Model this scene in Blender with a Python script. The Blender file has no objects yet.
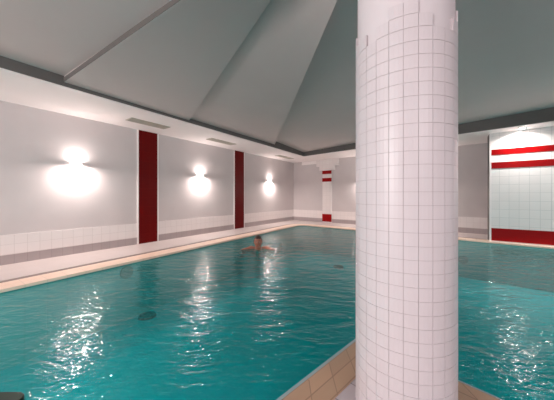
import bpy, bmesh, math, random
from mathutils import Vector, Matrix

random.seed(4)
U = 0.8                      # scales hall and camera height about the origin to suit the swimmer's head size
scene = bpy.context.scene
COL = scene.collection

# ------------------------------------------------------------------ camera
cam_d = bpy.data.cameras.new('camera')
cam = bpy.data.objects.new('camera', cam_d)
COL.objects.link(cam)
cam.location = (0, 0, 1.3 * U)
cam.rotation_euler = (math.pi / 2, 0, 0)
cam_d.sensor_width = 36
cam_d.lens = 15.985
cam_d.shift_y = -4.2 / 554
cam_d.clip_start = 0.02
scene.camera = cam

# ------------------------------------------------------------------ world, view, large lights
world = bpy.data.worlds.new('world')
scene.world = world
world.use_nodes = True
bg = world.node_tree.nodes['Background']
bg.inputs[0].default_value = (1.0, 0.90, 0.90, 1)
bg.inputs[1].default_value = .75
scene.view_settings.view_transform = 'Standard'
scene.view_settings.look = 'None'
scene.view_settings.exposure = 0.52
scene.view_settings.gamma = 1.0
scene.view_settings.use_curve_mapping = False


def area_light(name, loc, direction, sx, sy, power, color=(1, .95, .9), spread=math.pi, parent=None):
    d = bpy.data.lights.new(name, 'AREA')
    d.shape = 'RECTANGLE'
    d.size = sx
    d.size_y = sy
    d.energy = power
    d.color = color
    d.spread = spread
    o = bpy.data.objects.new(name, d)
    COL.objects.link(o)
    o.location = loc
    o.rotation_euler = Vector(direction).to_track_quat('-Z', 'Y').to_euler()
    if parent:
        o.parent = parent
    return o


# added fill lights without fixtures, behind the camera and under the water
area_light('rear_fill', (1.6, -2.4, 2.35), (0, 0.35, -1), 1.2, .5, 28, (1, .93, .92))  # added fill for the column, walls and water
area_light('ceiling_graze_fill', (-3.9, -2.2, 1.75), (.45, .85, .28), 1.4, .5, 135, (1, .93, .91))  # added fill grazing the ceiling to set its panels apart
area_light('underwater_fill', (-1.5, .7, -.40), (-.5, .7, -.5), .5, .3, 16, (.75, 1, 1))  # this and the next are added fills that brighten the teal basin
area_light('underwater_fill', (2.4, 1.6, -.45), (.5, .8, -.42), .5, .3, 2, (.75, 1, 1))


# ------------------------------------------------------------------ materials
def new_mat(name):
    m = bpy.data.materials.new(name)
    m.use_nodes = True
    nt = m.node_tree
    return m, nt, nt.nodes['Principled BSDF']


def plain(name, col, rough=.6, metal=0, noise=.03, scale=6, bump=0, spec=.5):
    m, nt, b = new_mat(name)
    b.inputs['Roughness'].default_value = rough
    b.inputs['Metallic'].default_value = metal
    b.inputs['Specular IOR Level'].default_value = spec
    tc = nt.nodes.new('ShaderNodeTexCoord')
    n = nt.nodes.new('ShaderNodeTexNoise')
    n.inputs['Scale'].default_value = scale
    n.inputs['Detail'].default_value = 4
    r = nt.nodes.new('ShaderNodeValToRGB')
    r.color_ramp.elements[0].position = .3
    r.color_ramp.elements[1].position = .7
    r.color_ramp.elements[0].color = [c * (1 - noise) for c in col] + [1]
    r.color_ramp.elements[1].color = [min(1, c * (1 + noise)) for c in col] + [1]
    nt.links.new(tc.outputs['Object'], n.inputs['Vector'])
    nt.links.new(n.outputs['Fac'], r.inputs['Fac'])
    nt.links.new(r.outputs['Color'], b.inputs['Base Color'])
    if bump:
        bp = nt.nodes.new('ShaderNodeBump')
        bp.inputs['Strength'].default_value = bump
        bp.inputs['Distance'].default_value = .01
        nt.links.new(n.outputs['Fac'], bp.inputs['Height'])
        nt.links.new(bp.outputs['Normal'], b.inputs['Normal'])
    return m


def tiled(name, c1, c2, grout, w, h, mortar=.004, rough=.25, bump=.25, offset=0.0, spec=.5):
    """Brick-texture tile on the UV map (UVs are in metres)."""
    m, nt, b = new_mat(name)
    b.inputs['Roughness'].default_value = rough
    b.inputs['Specular IOR Level'].default_value = spec
    uv = nt.nodes.new('ShaderNodeUVMap')
    br = nt.nodes.new('ShaderNodeTexBrick')
    br.offset = offset
    br.squash = 1
    br.inputs['Scale'].default_value = 1
    br.inputs['Brick Width'].default_value = w
    br.inputs['Row Height'].default_value = h
    br.inputs['Mortar Size'].default_value = mortar
    br.inputs['Mortar Smooth'].default_value = .3
    br.inputs['Color1'].default_value = (*c1, 1)
    br.inputs['Color2'].default_value = (*c2, 1)
    br.inputs['Mortar'].default_value = (*grout, 1)
    nt.links.new(uv.outputs['UV'], br.inputs['Vector'])
    nt.links.new(br.outputs['Color'], b.inputs['Base Color'])
    bp = nt.nodes.new('ShaderNodeBump')
    bp.invert = True
    bp.inputs['Strength'].default_value = bump
    bp.inputs['Distance'].default_value = .004
    nt.links.new(br.outputs['Fac'], bp.inputs['Height'])
    nt.links.new(bp.outputs['Normal'], b.inputs['Normal'])
    return m


def emit(name, col, strength):
    m, nt, b = new_mat(name)
    b.inputs['Base Color'].default_value = (.9, .9, .9, 1)
    b.inputs['Emission Color'].default_value = (*col, 1)
    b.inputs['Emission Strength'].default_value = strength
    return m


def water_material():
    m = bpy.data.materials.new('pool_water')
    m.use_nodes = True
    nt = m.node_tree
    nt.nodes.clear()
    L = nt.links
    out = nt.nodes.new('ShaderNodeOutputMaterial')
    tr = nt.nodes.new('ShaderNodeBsdfTransparent')
    tr.inputs[0].default_value = (.02, .86, .90, 1)
    df = nt.nodes.new('ShaderNodeBsdfDiffuse')
    df.inputs[0].default_value = (.0, .38, .40, 1)
    body = nt.nodes.new('ShaderNodeMixShader')
    body.inputs[0].default_value = .32
    gl = nt.nodes.new('ShaderNodeBsdfGlossy')
    gl.inputs['Roughness'].default_value = .07
    gl.inputs['Color'].default_value = (1, 1, 1, 1)
    fr = nt.nodes.new('ShaderNodeFresnel')
    fr.inputs[0].default_value = 1.29
    mix = nt.nodes.new('ShaderNodeMixShader')
    tc = nt.nodes.new('ShaderNodeTexCoord')
    mp = nt.nodes.new('ShaderNodeMapping')
    mp.inputs['Rotation'].default_value = (0, 0, .3)
    mp.inputs['Scale'].default_value = (1, 2.0, 1)
    n1 = nt.nodes.new('ShaderNodeTexNoise')
    n1.inputs['Scale'].default_value = 3.2
    n1.inputs['Detail'].default_value = 2
    n1.inputs['Distortion'].default_value = .6
    n2 = nt.nodes.new('ShaderNodeTexNoise')
    n2.inputs['Scale'].default_value = 13
    n2.inputs['Detail'].default_value = 2
    n2.inputs['Distortion'].default_value = .8
    ml = nt.nodes.new('ShaderNodeMath')
    ml.operation = 'MULTIPLY_ADD'
    ml.inputs[1].default_value = .32
    # the swimmer's wake: choppier ripples around and beyond the swimmer
    sub = nt.nodes.new('ShaderNodeMapping')
    sub.inputs['Location'].default_value = (.0, -5.35, .04)
    sub.inputs['Scale'].default_value = (1.0, 1.0, 1)
    ln = nt.nodes.new('ShaderNodeVectorMath')
    ln.operation = 'LENGTH'
    mr = nt.nodes.new('ShaderNodeMapRange')
    mr.interpolation_type = 'SMOOTHSTEP'
    mr.inputs['From Min'].default_value = .35
    mr.inputs['From Max'].default_value = 1.6
    mr.inputs['To Min'].default_value = 2.6
    mr.inputs['To Max'].default_value = 1
    wk = nt.nodes.new('ShaderNodeMath')
    wk.operation = 'MULTIPLY'
    L.new(tc.outputs['Object'], sub.inputs['Vector'])
    L.new(sub.outputs[0], ln.inputs[0])
    L.new(ln.outputs['Value'], mr.inputs['Value'])
    L.new(mr.outputs[0], wk.inputs[1])
    bp = nt.nodes.new('ShaderNodeBump')
    bp.inputs['Strength'].default_value = 1
    bp.inputs['Distance'].default_value = .020
    L.new(tc.outputs['Object'], mp.inputs['Vector'])
    L.new(mp.outputs['Vector'], n1.inputs['Vector'])
    L.new(mp.outputs['Vector'], n2.inputs['Vector'])
    L.new(n2.outputs['Fac'], ml.inputs[0])
    L.new(n1.outputs['Fac'], ml.inputs[2])
    L.new(ml.outputs[0], wk.inputs[0])
    L.new(wk.outputs[0], bp.inputs['Height'])
    L.new(bp.outputs['Normal'], gl.inputs['Normal'])
    L.new(bp.outputs['Normal'], fr.inputs['Normal'])
    
    L.new(tr.outputs[0], body.inputs[1])
    L.new(df.outputs[0], body.inputs[2])
    L.new(fr.outputs[0], mix.inputs[0])
    L.new(body.outputs[0], mix.inputs[1])
    L.new(gl.outputs[0], mix.inputs[2])
    L.new(mix.outputs[0], out.inputs['Surface'])
    return m


M = {
    'paint': plain('grey_wall_paint', (.57, .515, .515), .75, bump=.05, scale=3, noise=.02),
    'soffit': plain('white_soffit_paint', (.86, .785, .775), .8, noise=.01, scale=3),
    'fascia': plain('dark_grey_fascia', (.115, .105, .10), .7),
    'panel': plain('grey_ceiling_panel', (.50, .435, .42), .8, noise=.015, scale=2),
    'wainscot': tiled('white_wall_tile', (.76, .70, .69), (.74, .68, .67), (.62, .56, .55), .145, .15, .003, .3),
    'lowband': tiled('grey_skirting_tile', (.40, .34, .34), (.38, .325, .325), (.3, .26, .26), .145, .15, .003, .4),
    'bigtile': tiled('pale_grey_wall_tile', (.80, .76, .75), (.77, .73, .72), (.58, .57, .565), .16, .184, .0035, .22),
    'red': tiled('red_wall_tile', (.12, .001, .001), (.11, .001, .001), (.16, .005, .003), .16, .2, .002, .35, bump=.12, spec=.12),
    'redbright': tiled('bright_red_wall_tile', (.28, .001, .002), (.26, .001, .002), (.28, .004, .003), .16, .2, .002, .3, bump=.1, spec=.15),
    'trim': plain('white_trim', (.82, .76, .75), .4),
    'deck': tiled('pale_deck_tile', (.54, .47, .455), (.52, .45, .435), (.52, .46, .45), .16, .16, .003, .35),
    'neardeck': tiled('lilac_grey_deck_tile', (.56, .50, .53), (.52, .465, .50), (.28, .24, .25), .15, .15, .004, .3),
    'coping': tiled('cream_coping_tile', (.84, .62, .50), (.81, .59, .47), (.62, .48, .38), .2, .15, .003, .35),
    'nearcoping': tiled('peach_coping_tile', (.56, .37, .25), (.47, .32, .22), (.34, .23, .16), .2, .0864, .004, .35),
    'gutter': plain('brown_drain_channel', (.22, .16, .15), .6),
    'lip': plain('pale_blue_pool_lip', (.35, .50, .55), .3),
    'poolwall': tiled('pale_pool_wall_tile', (.12, .34, .32), (.11, .32, .30), (.09, .27, .25), .2, .2, .006, .4),
    'poolfloor': tiled('turquoise_pool_floor_tile', (.04, .70, .71), (.035, .68, .69), (.03, .60, .61), .1, .1, .004, .4),
    'drain': plain('dark_drain_grate', (.015, .03, .02), .5),
    'coltile': plain('pinkish_white_column_tile', (.65, .595, .62), .38, noise=.02, scale=5),
    'colgrout': plain('column_grout', (.48, .42, .44), .7),
    'plaster': plain('column_plaster', (.68, .625, .65), .6, noise=.01),
    'vent': plain('vent_slat_metal', (.42, .38, .32), .5),
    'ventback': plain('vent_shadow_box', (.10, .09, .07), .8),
    'metal': plain('brushed_lamp_metal', (.45, .43, .42), .35, metal=.8),
    'glass': emit('lit_lamp_diffuser', (1, .93, .88), 30),
    'skin': plain('tanned_skin', (.34, .13, .085), .45, noise=.06, scale=18),
    'hair': plain('dark_brown_hair', (.035, .02, .015), .5, noise=.3, scale=60, bump=.5),
    'eye': plain('eye_white', (.7, .66, .62), .2),
    'iris': plain('dark_iris', (.03, .02, .015), .2),
    'trunks': plain('dark_swim_trunks', (.02, .03, .06), .7),
    'lips': plain('lip_skin', (.42, .12, .10), .4),
    'foam': plain('dark_green_foam', (.004, .03, .018), .5, noise=.1, scale=30),
    'water': water_material(),
}


# ------------------------------------------------------------------ helpers
def set_uv(bm, fn):
    uv = bm.loops.layers.uv.verify()
    for f in bm.faces:
        for l in f.loops:
            l[uv].uv = fn(l.vert.co, f)


def sharpen(bm):
    for e in bm.edges:
        if len(e.link_faces) == 2 and e.calc_face_angle() > math.radians(40):
            e.smooth = False


def obj(name, bm, mat, parent=None, smooth=False, kind=None):
    me = bpy.data.meshes.new(name)
    bmesh.ops.recalc_face_normals(bm, faces=bm.faces[:])
    if smooth:
        for f in bm.faces:
            f.smooth = True
        sharpen(bm)
    bm.to_mesh(me)
    bm.free()
    me.materials.append(mat)
    o = bpy.data.objects.new(name, me)
    COL.objects.link(o)
    if parent:
        off = Vector((0, 0, 0))
        p = parent
        while p:
            off += p.location
            p = p.parent
        me.transform(Matrix.Translation(-off))
        o.parent = parent
    if kind:
        o['kind'] = kind
    return o


def tag(o, label, cat, group=None, kind=None):
    o['label'] = label
    o['category'] = cat
    if group:
        o['group'] = group
    if kind:
        o['kind'] = kind
    return o


def thing(name, label, cat, loc, group=None):
    o = bpy.data.objects.new(name, None)
    o.empty_display_size = .1
    COL.objects.link(o)
    o.location = loc
    return tag(o, label, cat, group)


def copy_tree(o, parent=None):
    c = o.copy()
    COL.objects.link(c)
    if parent:
        c.parent = parent
    for ch in list(o.children):
        copy_tree(ch, c)
    return c


def v2(p):
    return Vector((p[0], p[1]))


def prism(bm, pts, z0, z1):
    """closed prism over a plan polygon; pts and z before scaling by U"""
    lo = [bm.verts.new((p[0] * U, p[1] * U, (z0[i] if hasattr(z0, '__len__') else z0) * U)) for i, p in enumerate(pts)]
    hi = [bm.verts.new((p[0] * U, p[1] * U, (z1[i] if hasattr(z1, '__len__') else z1) * U)) for i, p in enumerate(pts)]
    n = len(pts)
    bm.faces.new(lo[::-1])
    bm.faces.new(hi)
    for i in range(n):
        j = (i + 1) % n
        bm.faces.new((lo[i], lo[j], hi[j], hi[i]))
    return bm


def slab(p, d, s0, s1, n0, n1, z0, z1, bm=None):
    """box along direction d from plan point p: s along d, n along the normal (to the right of d)"""
    bm = bm or bmesh.new()
    p, d = v2(p), v2(d).normalized()
    nn = Vector((d.y, -d.x))
    pts = [p + d * s0 + nn * n0, p + d * s1 + nn * n0, p + d * s1 + nn * n1, p + d * s0 + nn * n1]
    return prism(bm, pts, z0, z1)


def wall_uv(bm, p, d):
    p, d = v2(p) * U, v2(d).normalized()
    nn = Vector((d.y, -d.x))

    def f(co, face):
        q = Vector((co.x, co.y)) - p
        if abs(face.normal.z) > .7:
            return (q.dot(d), q.dot(nn))
        if abs(Vector((face.normal.x, face.normal.y)).dot(d)) > .7:
            return (q.dot(nn), co.z)
        return (q.dot(d), co.z)
    bm.normal_update()
    set_uv(bm, f)
    return bm


def plan_uv(bm, p, d):
    p, d = v2(p) * U, v2(d).normalized()
    nn = Vector((d.y, -d.x))
    bm.normal_update()

    def f(co, face):
        q = Vector((co.x, co.y)) - p
        if abs(face.normal.z) > .5:
            return (q.dot(d), q.dot(nn))
        return (q.dot(d) + q.dot(nn), co.z)
    set_uv(bm, f)
    return bm


def box(bm, c, s, rz=0):
    """box of size s (metres) centred at c (metres)"""
    m = Matrix.Translation(c) @ Matrix.Rotation(rz, 4, 'Z') @ Matrix.Diagonal((*s, 1))
    return bmesh.ops.create_cube(bm, size=1, matrix=m)['verts']


def offset_path(path, w):
    """offset an open plan path to its left by w with mitred corners"""
    out = []
    n = len(path)
    for i in range(n):
        p = v2(path[i])
        ds = []
        if i > 0:
            ds.append((p - v2(path[i - 1])).normalized())
        if i < n - 1:
            ds.append((v2(path[i + 1]) - p).normalized())
        ns = [Vector((-d.y, d.x)) for d in ds]
        m = ns[0] if len(ns) == 1 else (ns[0] + ns[1]).normalized()
        k = 1 if len(ns) == 1 else 1 / max(.2, m.dot(ns[0]))
        out.append(p + m * w * k)
    return out


def strip(path, w0, w1, z0, z1):
    """band between two offsets of a path, uv = (length, across) in metres"""
    a, b = offset_path(path, w0), offset_path(path, w1)
    bm = bmesh.new()
    uvl = bm.loops.layers.uv.verify()
    s = 0
    rings = []
    for i in range(len(path)):
        if i:
            s += (v2(path[i]) - v2(path[i - 1])).length * U
        vs = [bm.verts.new((q[0] * U, q[1] * U, z * U)) for q, z in ((a[i], z0), (a[i], z1), (b[i], z1), (b[i], z0))]
        rings.append((vs, s))
    vv = [0, (z1 - z0) * U, (z1 - z0 + w1 - w0) * U, (z1 - z0 + w1 - w0 + z1 - z0) * U]
    vv = [-(z1 - z0) * U, 0, (w1 - w0) * U, (w1 - w0 + z1 - z0) * U]
    for i in range(len(rings) - 1):
        (A, sa), (B, sb) = rings[i], rings[i + 1]
        for k in range(4):
            j = (k + 1) % 4
            f = bm.faces.new((A[k], B[k], B[j], A[j]))
            vk, vj = vv[k], vv[j] if j else vv[3] + .1
            for l, c in zip(f.loops, ((sa, vk), (sb, vk), (sb, vj), (sa, vj))):
                l[uvl].uv = c
    bm.faces.new(rings[0][0])
    bm.faces.new(rings[-1][0][::-1])
    return bm


# ------------------------------------------------------------------ plan of the hall worked out from image pixels (before scaling by U)
ZC = 3.08                                        # underside of the soffit
W0, CW = v2((-5.166, 4.588)), v2((.894, 13.325))  # left wall, far corner
dW = (CW - W0).normalized()
BW = v2((7.103, 8.242))
dB = (BW - CW).normalized()
LW = (CW - W0).length
NW = Vector((dW.y, -dW.x))                       # from the left wall into the hall
SC = v2((1.203, 11.17))                          # soffit corner
dS = Vector((.5504, .8349))
dSR = Vector((.7167, -.6973))
PC = v2((1.07, 11.24))                           # pool corner
dP = Vector((.531, .8474)).normalized()
dPB = Vector((.759, -.651)).normalized()
KN = v2((.761, 2.266))                           # corner of the deck the column stands on
dKL = Vector((-.73, -.683)).normalized()
dKR = Vector((.692, -.722)).normalized()
COLC = v2((.764, 1.496))

# pool edge along the two far sides, with the rounded corner
r = .55
A, B = PC - dP * r, PC + dPB * r
arc = []
for i in range(9):
    t = i / 8
    arc.append(A * (1 - t) ** 2 + PC * 2 * t * (1 - t) + B * t ** 2)
FAR = [PC - dP * 17] + arc + [PC + dPB * 13]
NEAR = [KN + dKR * 9, KN, KN + dKL * 9.5]

# ------------------------------------------------------------------ walls
wl = obj('wall_left', wall_uv(slab(W0, dW, -9, LW + .2, -.25, 0, -.1, ZC + .6), W0, dW), M['paint'], kind='structure')
obj('tile_wainscot', wall_uv(slab(W0, dW, -9, LW, 0, .012, .18, .56), W0, dW), M['wainscot'], wl)
obj('baseboard_left', wall_uv(slab(W0, dW, -9, LW, 0, .008, 0, .18), W0, dW), M['lowband'], kind='structure')
for s0, s1 in ((2.497, 3.016), (6.133, 6.667), (-1.35, -.85)):
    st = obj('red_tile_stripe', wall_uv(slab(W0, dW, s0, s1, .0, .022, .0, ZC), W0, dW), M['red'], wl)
    bm = bmesh.new()
    slab(W0, dW, s0 - .035, s0, 0, .024, 0, ZC, bm)
    slab(W0, dW, s1, s1 + .035, 0, .024, 0, ZC, bm)
    obj('white_edge_trim', bm, M['trim'], st)

LB = 15
wb = obj('wall_back', wall_uv(slab(CW, dB, -.2, LB, -.25, 0, -.1, ZC + .6), CW, dB), M['paint'], kind='structure')
obj('tile_wainscot', wall_uv(slab(CW, dB, 0, LB, 0, .012, .18, .56), CW, dB), M['wainscot'], wb)
obj('baseboard_back', wall_uv(slab(CW, dB, 0, LB, 0, .008, 0, .18), CW, dB), M['lowband'], kind='structure')
# one course of tile steps under the soffit left of the pilaster
obj('stepped_tile_course', slab(CW, dB, .55, 1.45, 0, .02, 2.91, ZC), M['trim'], wb)

# pilaster with stepped capital
pc = CW + dB * 2.035
pil = thing('wall_pilaster', 'white tiled pilaster with red bands and stepped capital on back wall', 'pilaster', (pc.x * U, pc.y * U, 0))
obj('shaft', wall_uv(slab(CW, dB, 1.79, 2.28, .0, .06, 0, 2.6), CW, dB), M['wainscot'], pil)
bm = bmesh.new()
for s0, s1, z0, z1 in ((1.62, 2.45, 2.55, 2.76), (1.45, 2.64, 2.76, ZC)):
    slab(CW, dB, s0, s1, .0, .07, z0, z1, bm)
obj('stepped_capital', wall_uv(bm, CW, dB), M['wainscot'], pil)
for z0, z1 in ((2.36, 2.53), (1.99, 2.17), (.04, .41)):
    obj('red_tile_band', wall_uv(slab(CW, dB, 1.785, 2.285, .055, .068, z0, z1), CW, dB), M['redbright'], pil)

# tall pale tiled wall on the right
T0, dT = v2((6.086, 7.03)), Vector((.81, -.586)).normalized()
wr = obj('wall_right', wall_uv(slab(T0, dT, 0, 7.5, -.5, 0, -.02, ZC), T0, dT), M['bigtile'], kind='structure')
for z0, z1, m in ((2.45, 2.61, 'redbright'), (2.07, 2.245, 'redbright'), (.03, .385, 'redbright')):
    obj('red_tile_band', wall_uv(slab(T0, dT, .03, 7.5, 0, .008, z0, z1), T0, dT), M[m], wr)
obj('white_corner_trim', slab(T0, dT, -.012, .028, -.02, .014, 0, ZC), M['trim'], wr)
obj('shaded_end_face', slab(T0, dT, -.012, 0, -.5, -.02, 0, ZC), M['fascia'], wr)  # dark colour stands in for shade on the end of the wall

# ------------------------------------------------------------------ floor
inner = offset_path(FAR, .50)
wall_path = [W0 - dW * 9, CW, CW + dB * LB]
bm = bmesh.new()
prism(bm, [q for q in inner] + [wall_path[2], wall_path[1], wall_path[0]], -.3, 0)
obj('floor', plan_uv(bm, W0, dW), M['deck'], kind='structure')
ndeck = offset_path(NEAR, .235)
bm = bmesh.new()
prism(bm, ndeck + [v2((-2, -10)), v2((4, -10))], -.3, -.001)
obj('floor', plan_uv(bm, KN, dKL), M['neardeck'], kind='structure')

# ------------------------------------------------------------------ swimming pool
pool = thing('swimming_pool', 'sunken turquoise indoor swimming pool with cream and peach tiled coping', 'pool', (PC.x * U, PC.y * U, 0))
PD = -1.14
ring = FAR + NEAR
bm = bmesh.new()
n = len(ring)
s = 0
uvl = bm.loops.layers.uv.verify()
for i in range(n):
    a, b = ring[i], ring[(i + 1) % n]
    l = (b - a).length * U
    vs = [bm.verts.new((q[0] * U, q[1] * U, z * U)) for q, z in ((a, PD), (b, PD), (b, -.04), (a, -.04))]
    f = bm.faces.new(vs)
    for lp, c in zip(f.loops, ((s, PD * U), (s + l, PD * U), (s + l, 0), (s, 0))):
        lp[uvl].uv = c
    s += l
obj('basin_wall', bm, M['poolwall'], pool)
bm = prism(bmesh.new(), [(q[0], q[1]) for q in ring], PD - .1, PD)
obj('basin_floor', plan_uv(bm, KN, dKL), M['poolfloor'], pool)
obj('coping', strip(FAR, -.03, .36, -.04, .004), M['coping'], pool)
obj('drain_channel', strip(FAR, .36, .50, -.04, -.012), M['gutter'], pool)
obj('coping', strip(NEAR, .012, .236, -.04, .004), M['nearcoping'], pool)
obj('pool_lip', strip(NEAR, -.02, .012, -.04, -.006), M['lip'], pool)
for x, y, rr in ((-2.62, 4.97, .17), (2.1, 8.41, .18), (-1.59, 7.67, .12)):
    bm = bmesh.new()
    bmesh.ops.create_cone(bm, cap_ends=True, segments=24, radius1=rr * U, radius2=rr * U * .9, depth=.03,
                          matrix=Matrix.Translation((x * U, y * U, (PD + .02) * U)))
    g = obj('floor_drain', bm, M['drain'], pool)
for q, nd, zz in ((PC - dP * 7.57, Vector((dP.y, -dP.x)), -.2), (PC + dPB * 5.94, Vector((dPB.y, -dPB.x)), -.62)):   # wall inlets
    bm = bmesh.new()
    bmesh.ops.create_cone(bm, cap_ends=True, segments=20, radius1=.13 * U, radius2=.12 * U, depth=.03,
                          matrix=Matrix.Translation((q.x * U, q.y * U, zz * U)) @
                          Vector((nd.x, nd.y, 0)).to_track_quat('Z', 'Y').to_matrix().to_4x4())
    obj('wall_inlet', bm, M['drain'], pool)

# water surface, a gently rippled sheet
bm = bmesh.new()
f = bm.faces.new([bm.verts.new((q[0] * U, q[1] * U, -.05 * U)) for q in ring])
wat = obj('pool_water', bm, M['water'])
if wat.data.polygons[0].normal.z < 0:
    wat.data.flip_normals()
tag(wat, 'rippled turquoise water filling the swimming pool', 'water', kind='stuff')

# ------------------------------------------------------------------ ceiling: soffit, fascia, fan of grey panels
L0, RE = SC - dS * 17, SC + dSR * 13.5
bm = bmesh.new()
prism(bm, [L0, SC, RE, CW + dB * LB + Vector((.3, .3)), CW + Vector((0, .3)), W0 - dW * 9 - NW * .2], ZC, ZC + .12)
ceil = obj('ceiling', bm, M['soffit'], kind='structure')
SOFF = [L0, SC, RE]
obj('fascia', strip(SOFF, -.02, .04, ZC + .01, ZC + .75), M['fascia'], ceil)
obj('fascia_edge_trim', strip(SOFF, -.028, .04, ZC - .004, ZC + .01), M['trim'], ceil)


def L(s):
    return SC - dS * (9.2456 - s)


back = v2((3, -9))


def inner(o):
    return COLC + (v2(o) - COLC).normalized() * .22


def far_plane(p):
    # the far panel is one plane rising from the soffit corner towards the column
    a, b = -dS, dSR
    det = a.x * b.y - a.y * b.x
    gx = (.034 * b.y - a.y * .02) / det
    gy = (a.x * .02 - .034 * b.x) / det
    return 3.27 + gx * (p[0] - SC.x) + gy * (p[1] - SC.y)


# outer end points, then the heights (outer a, outer b, inner b, inner a) of each warped panel
panels = [
    (L(-7.7), L(.70), 3.27, 3.26, 3.46, 3.72),
    (L(.70), L(3.12), 3.160, 3.150, 3.64, 3.42),
    (L(3.12), L(6.90), 3.20, 3.215, 3.40, 3.72),
    (L(6.90), SC, far_plane(L(6.90)), far_plane(SC), far_plane(inner(SC)), far_plane(inner(L(6.90)))),
    (SC, RE, far_plane(SC), far_plane(RE), far_plane(inner(RE)), far_plane(inner(SC))),
    (RE, back, far_plane(RE), 3.4, 3.60, far_plane(inner(RE))),
    (back, L(-7.7), 3.4, 3.27, 3.66, 3.60),
]
for k, (oa, ob, za, zb, wb_, wa_) in enumerate(panels):
    ia, ib = inner(oa), inner(ob)
    bm = bmesh.new()
    N = 12
    top, bot = [], []
    for i in range(N + 1):
        u = i / N
        rt, rb = [], []
        for j in range(N + 1):
            v = j / N
            p = (oa * (1 - v) + ob * v) * (1 - u) + (ia * (1 - v) + ib * v) * u
            z = (za * (1 - v) + zb * v) * (1 - u) + (wa_ * (1 - v) + wb_ * v) * u
            rb.append(bm.verts.new((p.x * U, p.y * U, z * U)))
            rt.append(bm.verts.new((p.x * U, p.y * U, (z + .10) * U)))
        top.append(rt)
        bot.append(rb)
    for i in range(N):
        for j in range(N):
            bm.faces.new((bot[i][j], bot[i + 1][j], bot[i + 1][j + 1], bot[i][j + 1]))
            bm.faces.new((top[i][j], top[i][j + 1], top[i + 1][j + 1], top[i + 1][j]))
        for G, j in ((0, 0), (0, N)):
            bm.faces.new((bot[i][j], bot[i + 1][j], top[i + 1][j], top[i][j]))
            bm.faces.new((bot[j][i], bot[j][i + 1], top[j][i + 1], top[j][i]))
    pn = obj('ceiling_panel', bm, M['panel'], ceil, smooth=True)
    if k == 1:                                              # dark strip painted in for the shadow gap along the seam
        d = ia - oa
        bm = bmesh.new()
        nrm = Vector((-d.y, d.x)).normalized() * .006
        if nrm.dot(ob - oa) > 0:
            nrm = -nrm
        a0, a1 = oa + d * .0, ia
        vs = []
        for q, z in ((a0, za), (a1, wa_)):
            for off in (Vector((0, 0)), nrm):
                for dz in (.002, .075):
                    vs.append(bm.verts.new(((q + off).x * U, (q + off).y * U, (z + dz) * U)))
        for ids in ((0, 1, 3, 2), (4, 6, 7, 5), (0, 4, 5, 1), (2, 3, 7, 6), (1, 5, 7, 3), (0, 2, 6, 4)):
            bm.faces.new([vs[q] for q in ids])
        obj('seam_shade_strip', bm, M['fascia'], pn)

# air vents in the left soffit
def make_vent(s0, s1, n0, n1, label):
    c = W0 + dW * ((s0 + s1) / 2) + NW * ((n0 + n1) / 2)
    t = thing('ceiling_vent', label, 'vent', (c.x * U, c.y * U, ZC * U), 'slatted air vents in the left soffit')
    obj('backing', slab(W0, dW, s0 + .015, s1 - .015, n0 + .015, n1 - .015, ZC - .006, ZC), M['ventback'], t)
    bm = bmesh.new()
    for a, b, c0, c1 in ((s0, s1, n0, n0 + .02), (s0, s1, n1 - .02, n1), (s0, s0 + .02, n0 + .02, n1 - .02),
                         (s1 - .02, s1, n0 + .02, n1 - .02), ((s0 + s1) / 2 - .012, (s0 + s1) / 2 + .012, n0 + .02, n1 - .02)):
        slab(W0, dW, a, b, c0, c1, ZC - .014, ZC, bm)
    obj('frame', bm, M['vent'], t)
    bm = bmesh.new()
    k = 9
    for i in range(k):
        y = n0 + .03 + (n1 - n0 - .06) * (i + .5) / k
        slab(W0, dW, s0 + .02, s1 - .02, y - .009, y + .009, ZC - .012, ZC - .004, bm)
    obj('slats', bm, M['vent'], t)
    return t


make_vent(1.88, 2.83, .67, .97, 'largest air vent, in the soffit above the nearest red stripe')  # vent spans along the wall worked out beforehand from image pixels
make_vent(4.24, 5.32, .63, .91, 'middle air vent in the soffit between the two red stripes')
make_vent(8.05, 9.25, .58, .86, 'smallest air vent, in the soffit near the far corner')

# ------------------------------------------------------------------ wall lamps
NW3 = Vector((NW.x, NW.y, 0))
ang = math.atan2(dW.y, dW.x)


def lamp_at(s, z):
    p = (W0 + dW * s) * U
    return Vector((p.x, p.y, z * U))


def make_sconce():
    loc = lamp_at(1.142, 2.02)
    t = thing('wall_lamp', '', 'lamp', loc, 'up and down wall lamps on the left wall')
    # curved body: half-round tray
    bm = bmesh.new()
    pts = []
    for i in range(13):
        a = math.pi * i / 12
        pts.append(Vector((math.cos(a) * .10, math.sin(a) * .085)))
    rot = Matrix.Rotation(ang, 2)
    base = v2(loc)

    def ring2(sc):
        return [(base + rot @ Vector((p.x * sc, -p.y * sc)) + NW * .0) / U for p in pts]
    prism(bm, ring2(1), loc.z / U - .012, loc.z / U + .014)
    bmesh.ops.bevel(bm, geom=bm.edges[:], offset=.002, segments=1, affect='EDGES')
    obj('lamp_body', bm, M['metal'], t)
    bm = bmesh.new()
    box(bm, loc + NW3 * .006, (.09, .012, .06), ang)
    obj('wall_bracket', bm, M['metal'], t)
    bm = prism(bmesh.new(), ring2(.86), loc.z / U - .03, loc.z / U - .012)
    obj('lower_diffuser', bm, M['glass'], t)
    bm = prism(bmesh.new(), ring2(.8), loc.z / U + .014, loc.z / U + .018)
    obj('upper_diffuser', bm, M['glass'], t)
    area_light('lamp_downlight', NW3 * .095 + Vector((0, 0, -.032)), (0, 0, -1), .16, .06, 19, (1, .88, .83), parent=t)
    area_light('lamp_uplight', NW3 * .095 + Vector((0, 0, .022)), (0, 0, 1), .16, .06, 2.8, (1, .88, .83), parent=t)
    return t


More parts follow.
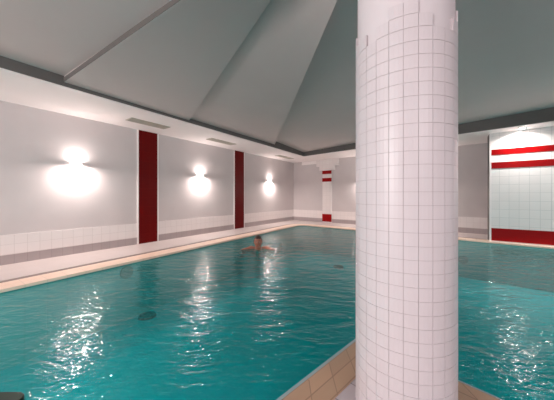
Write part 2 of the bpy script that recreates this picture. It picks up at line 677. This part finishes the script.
sc0 = make_sconce()
sc0['label'] = 'lit wall lamp left of both red stripes, nearest the camera'
for s, z, lab in ((4.51, 1.985, 'lit wall lamp between the two red stripes'),
                  (8.448, 1.99, 'lit wall lamp beside the far corner, beyond the second red stripe'),
                  (-2.4, 2.0, 'added lit wall lamp on the left wall just left of the picture'),  # out-of-view lamps added at the row's spacing to light the ceiling
                  (-5.9, 2.0, 'added lit wall lamp at the near end of the left wall, left of the picture')):
    c = copy_tree(sc0)
    c.location = lamp_at(s, z)
    c['label'] = lab

for t_, lab in ((3.92, 'lit wall lamp on the back wall behind the left side of the round column'),
                (6.1, 'added unseen lit wall lamp on the back wall behind the right side of the round column')):  # hidden lamp added to light the right part of the back wall
    c = copy_tree(sc0)
    p = (CW + dB * t_) * U
    c.location = (p.x, p.y, 1.99 * U)
    c.rotation_euler = (0, 0, math.atan2(dB.y, dB.x) - ang)
    c['label'] = lab
    c['group'] = 'wall lamps behind the column'

# recessed downlight over the tiled wall
q = T0 + dT * .62 + Vector((dT.y, -dT.x)) * .24
dl = thing('ceiling_downlight', 'small lit recessed downlight in front of the tiled wall with red bands', 'lamp', (q.x * U, q.y * U, ZC * U))
bm = bmesh.new()
bmesh.ops.create_cone(bm, cap_ends=True, segments=24, radius1=.055, radius2=.06, depth=.008,
                      matrix=Matrix.Translation((q.x * U, q.y * U, ZC * U - .004)))
obj('bezel', bm, M['metal'], dl)
bm = bmesh.new()
bmesh.ops.create_cone(bm, cap_ends=True, segments=24, radius1=.04, radius2=.042, depth=.006,
                      matrix=Matrix.Translation((q.x * U, q.y * U, ZC * U - .011)))
obj('lens', bm, M['glass'], dl)
area_light('downlight_beam', (0, 0, -.02), (.05, .05, -1), .07, .07, 15, (1, .95, .9), math.radians(150), parent=dl)
for k in (2.6, 4.6):  # out-of-view copies added to light the far walls and right ceiling panel
    c = copy_tree(dl)
    q2 = q + dT * (k - .62)
    c.location = (q2.x * U, q2.y * U, ZC * U)
    c['label'] = 'added recessed downlight along the tiled wall, %s right of the picture' % ('just' if k < 3 else 'further')
    c['group'] = 'added downlights along the tiled wall beyond the picture'
    for ch in c.children:
        if ch.type == 'LIGHT':
            ch.data = ch.data.copy()
            ch.data.energy = 34

# ------------------------------------------------------------------ column
colo = thing('tiled_column', 'round column clad in small pinkish white tiles with stepped upper edge', 'column', (COLC.x * U, COLC.y * U, 0))
bm = bmesh.new()
RP, RG, RT = .260, .2696, .272
bmesh.ops.create_cone(bm, cap_ends=True, segments=96, radius1=RP * U, radius2=RP * U, depth=3.6 * U,
                      matrix=Matrix.Translation((COLC.x * U, COLC.y * U, 1.8 * U)))
obj('plaster_shaft', bm, M['plaster'], colo, smooth=True)
NT = 25
dth = 2 * math.pi / NT
face = math.atan2(-COLC.y, -COLC.x)                     # direction from the column to the camera side
line, pitch = 2.217, .069
tops = {-6: 1, -5: 0, -4: 0, -3: -1, -2: 0, -1: 1, 0: 1, 1: 0, 2: -1, 3: -1, 4: 0, 5: 1, 6: 1}


def shell(bm, a0, a1, r0, r1, z0, z1, k=3):
    A = [a0 + (a1 - a0) * i / k for i in range(k + 1)]

    def v(a, r, z):
        return bm.verts.new(((COLC.x + math.cos(a) * r) * U, (COLC.y + math.sin(a) * r) * U, z * U))
    g = [[v(a, r0, z0), v(a, r1, z0), v(a, r1, z1), v(a, r0, z1)] for a in A]
    for i in range(k):
        for c in range(4):
            d = (c + 1) % 4
            bm.faces.new((g[i][c], g[i + 1][c], g[i + 1][d], g[i][d]))
    bm.faces.new(g[0])
    bm.faces.new(g[-1][::-1])


bg_, bt_ = bmesh.new(), bmesh.new()
gap = .0011
for k in range(-12, 13):
    a0 = face + .012 + k * dth
    a1 = a0 + dth
    t = tops.get(k, (0, 1, 1, 0, -1)[k % 5])
    z1 = line + t * pitch
    shell(bg_, a0 + gap, a1 - gap, RP - .003, RG, 0, z1 - gap)
    z = z1
    while z > .001:
        zb = max(0, z - pitch)
        shell(bt_, a0 + gap / RT, a1 - gap / RT, RP - .001, RT, zb + gap, z - gap)
        z = zb
obj('grout_bed', bg_, M['colgrout'], colo)
tile_o = obj('mosaic_tiles', bt_, M['coltile'], colo)

# ------------------------------------------------------------------ floating board in the near left corner of the picture
bx, by = -1.67 * U, 1.655 * U
bd = thing('foam_board', 'dark green foam board floating in the near left of the pool', 'float', (bx - .25, by - .13, -.05 * U))
bm = bmesh.new()
pts = []
for cx, cy, a0 in ((bx - .04, by - .04, 0), (bx - .50, by - .04, 90), (bx - .50, by - .26, 180), (bx - .04, by - .26, 270)):
    for i in range(6):
        a = math.radians(a0 + i * 18)
        pts.append(((cx + math.cos(a) * .04) / U, (cy + math.sin(a) * .04) / U))
prism(bm, pts, -.065, -.02)
bmesh.ops.bevel(bm, geom=[e for e in bm.edges if abs(e.verts[0].co.z - e.verts[1].co.z) < 1e-5], offset=.005, segments=2, affect='EDGES')
obj('board_body', bm, M['foam'], bd)

# ------------------------------------------------------------------ swimmer
def g(d, s):
    return math.exp(-d * d / (2 * s * s))


def head_shape(p):
    """unit-sphere point -> head surface in metres, face towards -Y, origin at the middle of the head"""
    x, y, z = p
    w = .075 * (1 - .10 * max(0, -z)) * max(.12, 1 - z * z) ** (-.16 if z < 0 else -.05)   # jaw
    X, Y, Z = x * w, y * .094, z * .118
    if y < 0:                                               # the face is flatter than the skull
        Y *= .93
        Z -= .008 * max(0, -z) * (-y)
        front = max(0, -y)
        Y -= front * (.022 * g(X, .010) * g(Z + .018, .020)  # nose
                      + .010 * g(X, .008) * g(Z - .004, .02)
                      + .006 * g(X, .022) * g(Z + .058, .011)   # mouth
                      + .010 * g(X, .020) * g(Z + .094, .016)   # chin
                      + .006 * g(abs(X) - .03, .018) * g(Z - .022, .008))  # brow
        Y += front * .012 * g(abs(X) - .031, .012) * g(Z - .004, .011)      # eye sockets
        Y -= front * .004 * g(abs(X) - .042, .012) * g(Z + .03, .014)       # cheekbones
    return Vector((X, Y, Z))


def make_swimmer():
    root_loc = Vector((-.378, 4.93, -.04))
    H = Vector((-.378, 4.90, .128))                         # middle of the head
    t = thing('person', 'swimmer with short dark hair, head and shoulders above the water, swimming forward', 'person', root_loc)
    V, E_, R_ = [], [], []

    def add(p, r, parent=None):
        V.append(Vector(p) + Vector((H.x + max(0, p[1] - .24) * .22, H.y, 0)))
        R_.append(r)
        if parent is not None:
            E_.append((parent, len(V) - 1))
        return len(V) - 1
    pel = add((.02, .82, -.27), (.150, .100))
    bel = add((.015, .62, -.235), (.130, .095), pel)
    rib = add((.01, .42, -.205), (.150, .105), bel)
    chs = add((0, .24, -.13), (.150, .095), rib)
    nk0 = add((0, .13, -.06), (.075, .065), chs)
    nk1 = add((0, .055, -.01), (.056, .056), nk0)
    add((0, .03, .05), (.05, .05), nk1)
    for sx in (-1, 1):
        sh = add((sx * .155, .17, -.055), (.062, .060), chs)
        el = add((sx * .37, .02, -.085), (.042, .042), sh)
        wr_ = add((sx * .30, -.22, -.085), (.027, .023), el)
        pm = add((sx * .285, -.285, -.088), (.036, .015), wr_)
        pe = add((sx * .278, -.325, -.090), (.038, .013), pm)
        for k, (dx, ln) in enumerate(((-.030, .060), (-.010, .076), (.011, .071), (.031, .056))):
            a = add((sx * .278 + dx, -.345, -.091), (.0095, .0095), pe)
            b = add((sx * .278 + dx * 1.25, -.345 - ln * .5, -.094), (.0088, .0088), a)
            add((sx * .278 + dx * 1.35, -.345 - ln, -.102), (.0078, .0078), b)
        a = add((sx * .250, -.275, -.092), (.0125, .011), wr_)
        b = add((sx * .228, -.305, -.097), (.0105, .010), a)
        add((sx * .215, -.335, -.103), (.009, .009), b)
        hp = add((.02 + sx * .095, .93, -.285), (.088, .088), pel)
        kn = add((.02 + sx * .17, 1.30, -.33), (.058, .058), hp)
        cf = add((.02 + sx * .175, 1.45, -.31), (.056, .054), kn)
        an = add((.02 + sx * .15, 1.70, -.26), (.036, .036), cf)
        hl = add((.02 + sx * .15, 1.76, -.265), (.036, .034), an)
        add((.02 + sx * .16, 1.90, -.31), (.036, .018), hl)
    # overlapping rounded sections along every bone; fused into one surface below
    NS, NR = 16, 9
    unit = [Vector((0, 0, 1))] + [Vector((math.sin(math.pi * r_ / (NR + 1)) * math.cos(2 * math.pi * k / NS),
                                          math.sin(math.pi * r_ / (NR + 1)) * math.sin(2 * math.pi * k / NS),
                                          math.cos(math.pi * r_ / (NR + 1)))) for r_ in range(1, NR + 1) for k in range(NS)] + [Vector((0, 0, -1))]
    uf = [(0, 1 + k, 1 + (k + 1) % NS) for k in range(NS)]
    for r_ in range(NR - 1):
        o_ = 1 + r_ * NS
        uf += [(o_ + k, o_ + NS + k, o_ + NS + (k + 1) % NS, o_ + (k + 1) % NS) for k in range(NS)]
    o_ = 1 + (NR - 1) * NS
    uf += [(o_ + k, len(unit) - 1, o_ + (k + 1) % NS) for k in range(NS)]
    pv, pf = [], []
    for a, b in E_:
        pa, pb, ra, rb = V[a], V[b], R_[a], R_[b]
        n_ = max(2, int((pb - pa).length / (min(ra[1], rb[1]) * .45)))
        for q_ in range(n_ + 1):
            u = q_ / n_
            rx, rz = ra[0] * (1 - u) + rb[0] * u, ra[1] * (1 - u) + rb[1] * u
            ry = (rx + rz) / 2 if rx < .07 else rz
            c_ = pa.lerp(pb, u)
            o_ = len(pv)
            pv += [(c_.x + p.x * rx, c_.y + p.y * ry, c_.z + p.z * rz) for p in unit]
            pf += [tuple(o_ + q for q in f) for f in uf]
    me = bpy.data.meshes.new('body_sections')
    me.from_pydata(pv, [], pf)
    bm = bmesh.new()
    bm.from_mesh(me)
    bpy.data.meshes.remove(me)
    # head on the neck
    tilt = Matrix.Rotation(math.radians(-4), 3, 'X')
    hv = bmesh.ops.create_uvsphere(bm, u_segments=56, v_segments=40, radius=1)['verts']
    for v in hv:
        v.co = H + tilt @ head_shape(v.co)
    for sx in (-1, 1):                                      # ears
        m = Matrix.Translation(H + Vector((sx * .076, .012, -.002))) @ Matrix.Rotation(sx * -.35, 4, 'Z') @ \
            Matrix.Diagonal((.010, .020, .031, 1))
        bmesh.ops.create_uvsphere(bm, u_segments=16, v_segments=12, radius=1, matrix=m)
    body = obj('body', bm, M['skin'], t, smooth=True)
    rm = body.modifiers.new('remesh', 'REMESH')   # fuse head, neck and limbs into one surface
    rm.mode = 'VOXEL'
    rm.voxel_size = .005
    rm.use_smooth_shade = True
    dg = bpy.context.evaluated_depsgraph_get()
    bm = bmesh.new()
    bm.from_mesh(body.evaluated_get(dg).to_mesh())
    body.modifiers.clear()
    todo, best = set(bm.verts), []
    while todo:
        st_, isl = [todo.pop()], []
        while st_:
            v = st_.pop()
            isl.append(v)
            for e in v.link_edges:
                w = e.other_vert(v)
                if w in todo:
                    todo.discard(w)
                    st_.append(w)
        if len(isl) > len(best):
            best = isl
    keep = set(best)
    bmesh.ops.delete(bm, geom=[v for v in bm.verts if v not in keep], context='VERTS')
    bmesh.ops.smooth_vert(bm, verts=bm.verts[:], factor=.5, use_axis_x=True, use_axis_y=True, use_axis_z=True)
    for f in bm.faces:
        f.smooth = True
    bm.to_mesh(body.data)
    bm.free()
    # hair: a cap over the skull, open at the face
    bm = bmesh.new()
    bmesh.ops.create_uvsphere(bm, u_segments=56, v_segments=40, radius=1)
    kill = [v for v in bm.verts if (v.co.y < 0 and v.co.z < .46 + .12 * math.sin(v.co.x * 9) * 0.4) and
            not (abs(v.co.x) > .86 and v.co.z > -.05 and v.co.y > -.3) or v.co.z < -.45]
    bmesh.ops.delete(bm, geom=kill, context='VERTS')
    for v in bm.verts:
        n = math.sin(v.co.x * 23) * math.sin(v.co.y * 19 + 1) * math.sin(v.co.z * 17)
        v.co = H + tilt @ (head_shape(v.co) * (1.085 + .02 * n))
    hair = obj('hair', bm, M['hair'], t, smooth=True)
    so = hair.modifiers.new('thick', 'SOLIDIFY')
    so.thickness = .010
    for sx in (-1, 1):
        bm = bmesh.new()
        bmesh.ops.create_uvsphere(bm, u_segments=16, v_segments=12, radius=.0100,
                                  matrix=Matrix.Translation(H + Vector((sx * .031, -.0715, .003))))
        e = obj('eye', bm, M['eye'], t, smooth=True)
        bm = bmesh.new()
        bmesh.ops.create_uvsphere(bm, u_segments=12, v_segments=8, radius=.0064,
                                  matrix=Matrix.Translation(H + Vector((sx * .031, -.0765, .003))))
        obj('iris', bm, M['iris'], e, smooth=True)
        bm = bmesh.new()
        bmesh.ops.create_uvsphere(bm, u_segments=14, v_segments=8, radius=1,
                                  matrix=Matrix.Translation(H + Vector((sx * .031, -.086, .024))) @ Matrix.Diagonal((.017, .006, .0035, 1)))
        obj('eyebrow', bm, M['hair'], t, smooth=True)
    bm = bmesh.new()
    for dz, rz in ((-.0545, .0042), (-.0615, .005)):
        bmesh.ops.create_uvsphere(bm, u_segments=18, v_segments=8, radius=1,
                                  matrix=Matrix.Translation(H + Vector((0, -.0865, dz))) @ Matrix.Diagonal((.023, .008, rz, 1)))
    obj('lips', bm, M['lips'], t, smooth=True)
    # swim trunks around the hips
    bm = bmesh.new()
    rings = []
    for (y, z, a, b) in ((.70, -.245, .150, .108), (.82, -.27, .165, .115), (.93, -.285, .185, .108), (1.02, -.295, .195, .100)):
        rings.append([bm.verts.new((H.x + .02 + (y - .24) * .22 + math.cos(k * math.pi / 12) * a, H.y + y, z + math.sin(k * math.pi / 12) * b)) for k in range(24)])
    for q0, q1 in zip(rings, rings[1:]):
        for k in range(24):
            bm.faces.new((q0[k], q0[(k + 1) % 24], q1[(k + 1) % 24], q1[k]))
    tr_ = obj('swim_trunks', bm, M['trunks'], t, smooth=True)
    so = tr_.modifiers.new('thick', 'SOLIDIFY')
    so.thickness = .006
    return t


make_swimmer()
